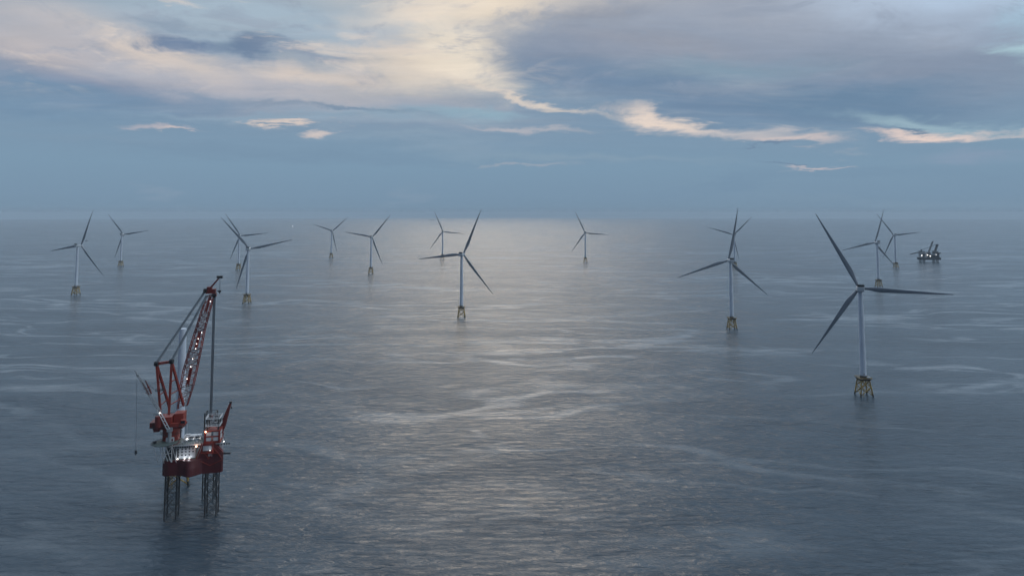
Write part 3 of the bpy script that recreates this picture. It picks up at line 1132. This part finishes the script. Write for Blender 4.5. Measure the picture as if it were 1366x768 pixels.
# ---- auxiliary crane on the port side
ac0, ac1, ac2 = V(224.5, 572, -21.5), V(213.2, 550.5, -21.5), V(183.5, 500, -21.5)
auxm = MB().box(ac0 + Vector((.6, 1.3, -.6)), (3.2, 2.2, 2.6)).lathe([(1.1, UD), (1.1, ac0.z - 1)], 14, (ac0.x + .6, -19.9, 0))
aux = auxm.build('auxiliary_crane', M['grey'], vessel)
ab = MB()
for o in (-.85, .85):
    ab.bar(ac0 + Vector((o, 0, 0)), ac1 + Vector((o * .9, 0, 0)), .42, .42)
for k in range(5):
    p = ac0.lerp(ac1, k / 4)
    ab.bar(p + Vector((-.85, 0, 0)), p + Vector((.85, 0, 0)), .35, .35)
ab.build('boom_base', M['white'], aux)
ab2 = MB()
n1 = Vector((.8, 0, .5))
ab2.lattice([ac1 - n1 * .9, ac1 + n1 * .9, ac1 + n1 * .9 + Vector((0, 1.5, 0)), ac1 - n1 * .9 + Vector((0, 1.5, 0))],
            [ac2 - n1 * .45, ac2 + n1 * .45, ac2 + n1 * .45 + Vector((0, .8, 0)), ac2 - n1 * .45 + Vector((0, .8, 0))], 12, .13, .07)
ab2.bar(ac2, V(179.3, 493.5, -21.5), .45, .45)
ab2.box(ac2, (1.8, .9, .9))
ab2.tube(V(179.3, 493.5, -21.5), V(184, 496.5, -21.5), .12, .12, 5)
ab2.build('auxiliary_boom', M['grey'], aux)
rf = MB()
for p, q in (((190, 510), (198.8, 526.5)), ((194, 507.5), (202.2, 524.8)), ((191.8, 518.5), (200, 515.5)), ((194.5, 524), (201, 519))):
    rf.bar(V(*p, -20.2), V(*q, -20.2), .75, .6)
rf.build('boom_cradle', M['crane_dark'], aux)
MB().tube(V(182.6, 500.5, -21.5), V(181.2, 601, -21.5), .11, .11, 5).build('auxiliary_rope', M['cable'], aux)
MB().lathe([(.25, 1.4), (.75, 1.0), (.75, -.4), (.3, -1.2), (.12, -2.0)][::-1], 10, V(181.2, 603, -21.5)).build('auxiliary_hook', M['dark'], aux)
MB().tube(V(206.5, 520, -20), V(190.5, 503, -21), .10, .10, 5).tube(V(206.5, 520, -20), ac2, .09, .09, 5).build('luffing_rope', M['cable'], aux)

# ---- starboard deck crane with solid box boom
sb0, sb1 = V(293.5, 578, -9), V(307.9, 536, -9)
dcm = MB().lathe([(1.9, UD), (1.7, sb0.z - 1.0), (2.1, sb0.z - .8), (2.1, sb0.z + .4)], 16, (sb0.x + .2, -8.4, 0))
dcm.box(sb0 + Vector((0, .6, 1.2)), (3.6, 3.0, 3.4))
dcr = dcm.build('deck_crane', M['crane_dark'], vessel)
bx = MB()
dv = (sb1 - sb0).normalized()
nv = Vector((dv.z, 0, -dv.x))
prof = [(0, 1.5), (.3, 1.75), (.6, 1.25), (1.0, .55)]
bx.loft([[sb0.lerp(sb1, t) - nv * w + Vector((0, -.7, 0)), sb0.lerp(sb1, t) + nv * w + Vector((0, -.7, 0)),
          sb0.lerp(sb1, t) + nv * w + Vector((0, .9, 0)), sb0.lerp(sb1, t) - nv * w + Vector((0, .9, 0))] for t, w in prof], smooth=False)
bx.build('box_boom', M['crane_dark'], dcr)
MB().box(sb1, (1.5, 1.8, 1.1)).build('boom_tip', M['dark'], dcr)
MB().tube(sb1 + Vector((.5, 0, -.3)), sb1 + Vector((.5, 0, -3.0)), .09, .09, 5).box(sb1 + Vector((.5, 0, -3.6)), (.7, .6, 1.4)).build('deck_hook', M['dark'], dcr)
bp_ = V(298, 603.8, -12)
gp = MB().tube(bp_ + Vector((-2, 0, 0)), V(307.6, 604.0, -12), .75, .6, 12)
gp.build('boat_boom', M['dark'], vessel)

# loose deck clutter that belongs to the rig: lockers, ventilators, pipes, masts
rnd = random.Random(3)
for k in range(26):
    x, y = rnd.uniform(ud0 + 2, ud1 - 9), rnd.uniform(-16.5, -6.5)
    h = rnd.uniform(.5, 1.3)
    if abs(x - pc) < pr + 2 and abs(y - PY) < pr + 2:
        continue
    MB().box((x, y, UD + .57 + h / 2), (rnd.uniform(.6, 2), rnd.uniform(.6, 1.6), h)).build('deck_locker', M['grey'], vessel)
for k in range(6):
    x = rnd.uniform(dh1 - 6, ud1 - 9)
    y = rnd.uniform(-16, -6)
    MB().tube((x, y, UD + .5), (x, y, UD + rnd.uniform(4, 9)), .12, .06, 5).build('deck_mast', M['grey'], vessel)

# lamps
for (px, py, ly, r_, mm) in (
        (249.5, 585.4, -9.4, .5, 'lamp'), (258.5, 585.4, -9.4, .5, 'lamp'), (266, 585.2, -9.4, .5, 'lamp'),
        (236.8, 612, -17.8, .55, 'lamp'), (246.2, 611.6, -17.8, .45, 'lamp'), (252.7, 611.3, -17.8, .5, 'lamp'),
        (274.3, 575.8, -19.4, .6, 'lamp_warm'), (261.8, 595.2, -18.6, .6, 'lamp_warm'),
        (298.7, 588.3, -16, .35, 'lamp'), (213.3, 550.6, -22.4, .4, 'lamp'), (280.2, 600.5, -20.4, .22, 'lamp')):
    lo = MB().ball(V(px, py, ly), r_ * .8, 6).build('deck_lamp', M[mm], vessel)
    pl = bpy.data.lights.new('lamp_light', 'POINT')
    pl.energy = (110 if py > 600 else 60) if mm == 'lamp' else 120
    pl.color = (.86, .92, 1.0) if mm == 'lamp' else (1.0, .62, .42)
    pl.shadow_soft_size = .5
    po = bpy.data.objects.new('lamp_light', pl)
    scene.collection.objects.link(po)
    po.parent = lo
    po.location = V(px, py, ly) + Vector((0, -1.3, .5))
for (px, py) in ((269, 443.4), (264.4, 451.6), (262.2, 458.4), (261, 465), (257, 478.4), (280.7, 401.8), (254.5, 489), (249.5, 505)):
    i = (543 - py) / 150
    MB().ball(V(px, py, -10 + (TIPY + 10) * i - .5), .24, 6).build('boom_lamp', M['lamp'], mcr)

# ------------------------------------------------------------------ second jack-up far away on the right
FO = sea_point(1239, 349.3)
far = empty('distant_jack_up', FO)
tag(far, 'distant dark jack-up crane vessel with bright white deck lights, at the right near the horizon', 'jack-up rig')


def FV(px, py, dy=0.0):
    p = depth_point(px, py, FO.y + dy) - FO
    return p


def fbox(x0, y0, x1, y1, d0, d1):
    a, b = FV(x0, y1), FV(x1, y0)
    return ((a.x + b.x) / 2, (d0 + d1) / 2, (a.z + b.z) / 2), (abs(b.x - a.x), d1 - d0, abs(b.z - a.z))


a, b = FV(1226, 346.3), FV(1252, 343.2)
hf = MB().loft([[(a.x + 3, -16, a.z), (b.x, -16, a.z), (b.x, 16, a.z), (a.x + 3, 16, a.z)],
                [(a.x, -17, b.z), (b.x, -17, b.z), (b.x, 17, b.z), (a.x, 17, b.z)]], smooth=False)
hf.build('hull', M['far'], far)
for lx in (1230, 1247.8):
    for ly in (-12, 12):
        q = FV(lx, 346)
        top = FV(lx, 334.5).z
        c = [(-3, -3), (3, -3), (3, 3), (-3, 3)]
        MB().lattice([(q.x + i, ly + j, -6) for i, j in c], [(q.x + i, ly + j, top) for i, j in c], 8, .8, .35).build('leg', M['far'], far)
MB().box(*fbox(1227.5, 337.8, 1233.5, 343.2, -14, 10)).box(*fbox(1227, 336.8, 1234.2, 337.8, -16, 12)).build('accommodation_block', M['grey'], far)
mdk = MB().box(*fbox(1235, 339.2, 1243.2, 343.2, -13, 10)).box(*fbox(1244.5, 340.5, 1250.5, 343.2, -13, 10))
mdk.box(*fbox(1245.5, 336.6, 1252.5, 338.0, -13, 13)).box(*fbox(1246.2, 337.8, 1247.6, 343.2, -12, -9)).box(*fbox(1249.6, 337.8, 1250.6, 343.2, -12, -9))
mdk.build('deck_house', M['far'], far)
fc = MB().box(*fbox(1236, 336.2, 1240, 339.4, -8, 8)).lathe([(5, 0), (5, 6)], 14, (FV(1238, 340).x, 0, FV(1238, 340).z)).build('main_crane', M['far'], far)
q0, q1 = FV(1239, 337.5), FV(1244.6, 322)
w = Vector((2.4, 0, .8))
MB().lattice([q0 - w, q0 + w, q0 + w + Vector((0, 5, 0)), q0 - w + Vector((0, 5, 0))],
             [q1 - w * .6, q1 + w * .6, q1 + w * .6 + Vector((0, 4, 0)), q1 - w * .6 + Vector((0, 4, 0))], 8, .6, .28, 'x').build('boom', M['far'], fc)
q2, q3 = FV(1247.6, 336.5), FV(1250.9, 326.2)
sf = MB().lattice([q2 - w, q2 + w, q2 + w + Vector((0, 6, 0)), q2 - w + Vector((0, 6, 0))],
                  [q3 - w, q3 + w, q3 + w + Vector((0, 6, 0)), q3 - w + Vector((0, 6, 0))], 5, .9, .45, 'x')
sf.box(q3 + Vector((0, 3, 0)), (7, 7, 3))
sf.build('gantry_frame', M['far'], fc)
pr_ = MB()
for y in (0, 4):
    pr_.tube(q3 + Vector((-2, y, 1)), FV(1244.6, 328) + Vector((0, y, 0)), .5, .5, 5).tube(FV(1244.6, 328) + Vector((0, y, 0)), FV(1228.5, 333.5) + Vector((0, y, 0)), .5, .5, 5)
pr_.build('pendant_rope', M['cable'], fc)
q4, q5 = FV(1226.5, 336.3), FV(1214.2, 339.2)
pb = MB().lattice([q4 + Vector((0, 0, -1.8)), q4 + Vector((0, 0, 1.8)), q4 + Vector((0, 3.6, 1.8)), q4 + Vector((0, 3.6, -1.8))],
                  [q5 + Vector((0, 0, -.7)), q5 + Vector((0, 0, .7)), q5 + Vector((0, 2, .7)), q5 + Vector((0, 2, -.7))], 8, .6, .3, 'x')
pb.box(FV(1229.5, 335) + Vector((0, 2, 0)), (4, 4, 14))
pb.build('deck_crane', M['far'], far)
for (px, py) in ((1229.6, 340.7), (1237.4, 340.1), (1241.0, 341.5), (1248.8, 339.7)):
    MB().ball(FV(px, py, -19), 1.5 if px < 1245 else 1.0, 6).build('deck_lamp', M['lamp'], far)

# ------------------------------------------------------------------ small far boats


def small_boat(name, px, py, Lb, label, cat, cabin_white=False, lamp=False, cargo=False, heading=0.0):
    root = empty(name, sea_point(px, py), heading)
    W = Lb * (.16 if cargo else .27)
    Hh = Lb * (.055 if cargo else .11)

    def ring(k, z):
        h, t = Lb / 2 * k, W / 2 * k
        return [(-h, -t * .8, z), (h * .45, -t, z), (h * .8, -t * .6, z), (h * (1.02 if z > 0 else .92), 0, z), (h * .8, t * .6, z), (h * .45, t, z), (-h, t * .8, z)]
    MB().loft([ring(.9, -.6), ring(1.0, Hh)], smooth=False).build('hull', M['far'], root)
    cx = -Lb * (.38 if cargo else .15)
    ch = Lb * (.07 if cargo else .13)
    cb = MB().box((cx, 0, Hh + ch / 2), (Lb * (.09 if cargo else .24), W * .6, ch)).box((cx, 0, Hh + ch * 1.25), (Lb * (.06 if cargo else .14), W * .5, ch * .6))
    cb.build('cabin', M['white'] if cabin_white else M['grey'], root)
    mk = MB().tube((cx, 0, Hh + ch), (cx, 0, Hh + ch + Lb * (.06 if cargo else .28)), Lb * .008, Lb * .005, 6)
    mk.build('mast', M['dark'], root)
    if cargo:
        hx = MB()
        for k in range(5):
            hx.box((-Lb * .24 + k * Lb * .14, 0, Hh + Lb * .011), (Lb * .11, W * .7, Lb * .022))
        hx.build('hatch_cover', M['grey'], root)
    if lamp:
        MB().ball((cx, 0, Hh + ch + Lb * .30), 3.2, 6).build('mast_lamp', M['lamp'], root)
    tag(root, label, cat)
    return root


small_boat('cargo_ship', 576, 293.6, 185, 'long grey cargo ship, a thin dash lying on the hazy horizon', 'ship', cargo=True)
small_boat('fishing_boat', 390.8, 303.2, 26, 'far fishing boat showing one bright white light on open water', 'boat', True, True)
small_boat('work_boat', 115.7, 321.3, 21, 'tiny dark workboat between the two leftmost turbines', 'boat', heading=R(10))
small_boat('fishing_boat', 477.4, 318.6, 11, 'tiny dark boat, a speck beside the Y-shaped rotor turbine', 'boat', heading=R(60))
small_boat('fishing_boat', 563.5, 314.8, 10, 'tiny dark boat, a speck left of the far turbine in the bright water', 'boat', heading=R(-40))

# ------------------------------------------------------------------ haze over the sea
hzm = bpy.data.materials.new('sea_haze')
hzm.use_nodes = True
ht_ = NT(hzm.node_tree)
ht_.n.remove(ht_.n['Principled BSDF'])
pv = ht_.new('ShaderNodeVolumePrincipled')
pv.inputs['Color'].default_value = (.73, .88, 1.0, 1)
pv.inputs['Density'].default_value = 3.8e-5
pv.inputs['Anisotropy'].default_value = 0.0
ht_.l.new(pv.outputs[0], ht_.n['Material Output'].inputs['Volume'])
zlo = -58000.0 ** 2 / (2 * RE) - 1.2
hz_ = MB().box((0, 0, (zlo + 236) / 2), (116400, 116400, 236 - zlo)).build('haze', hzm)
tag(hz_, 'pale blue sea haze', None, None, 'stuff')
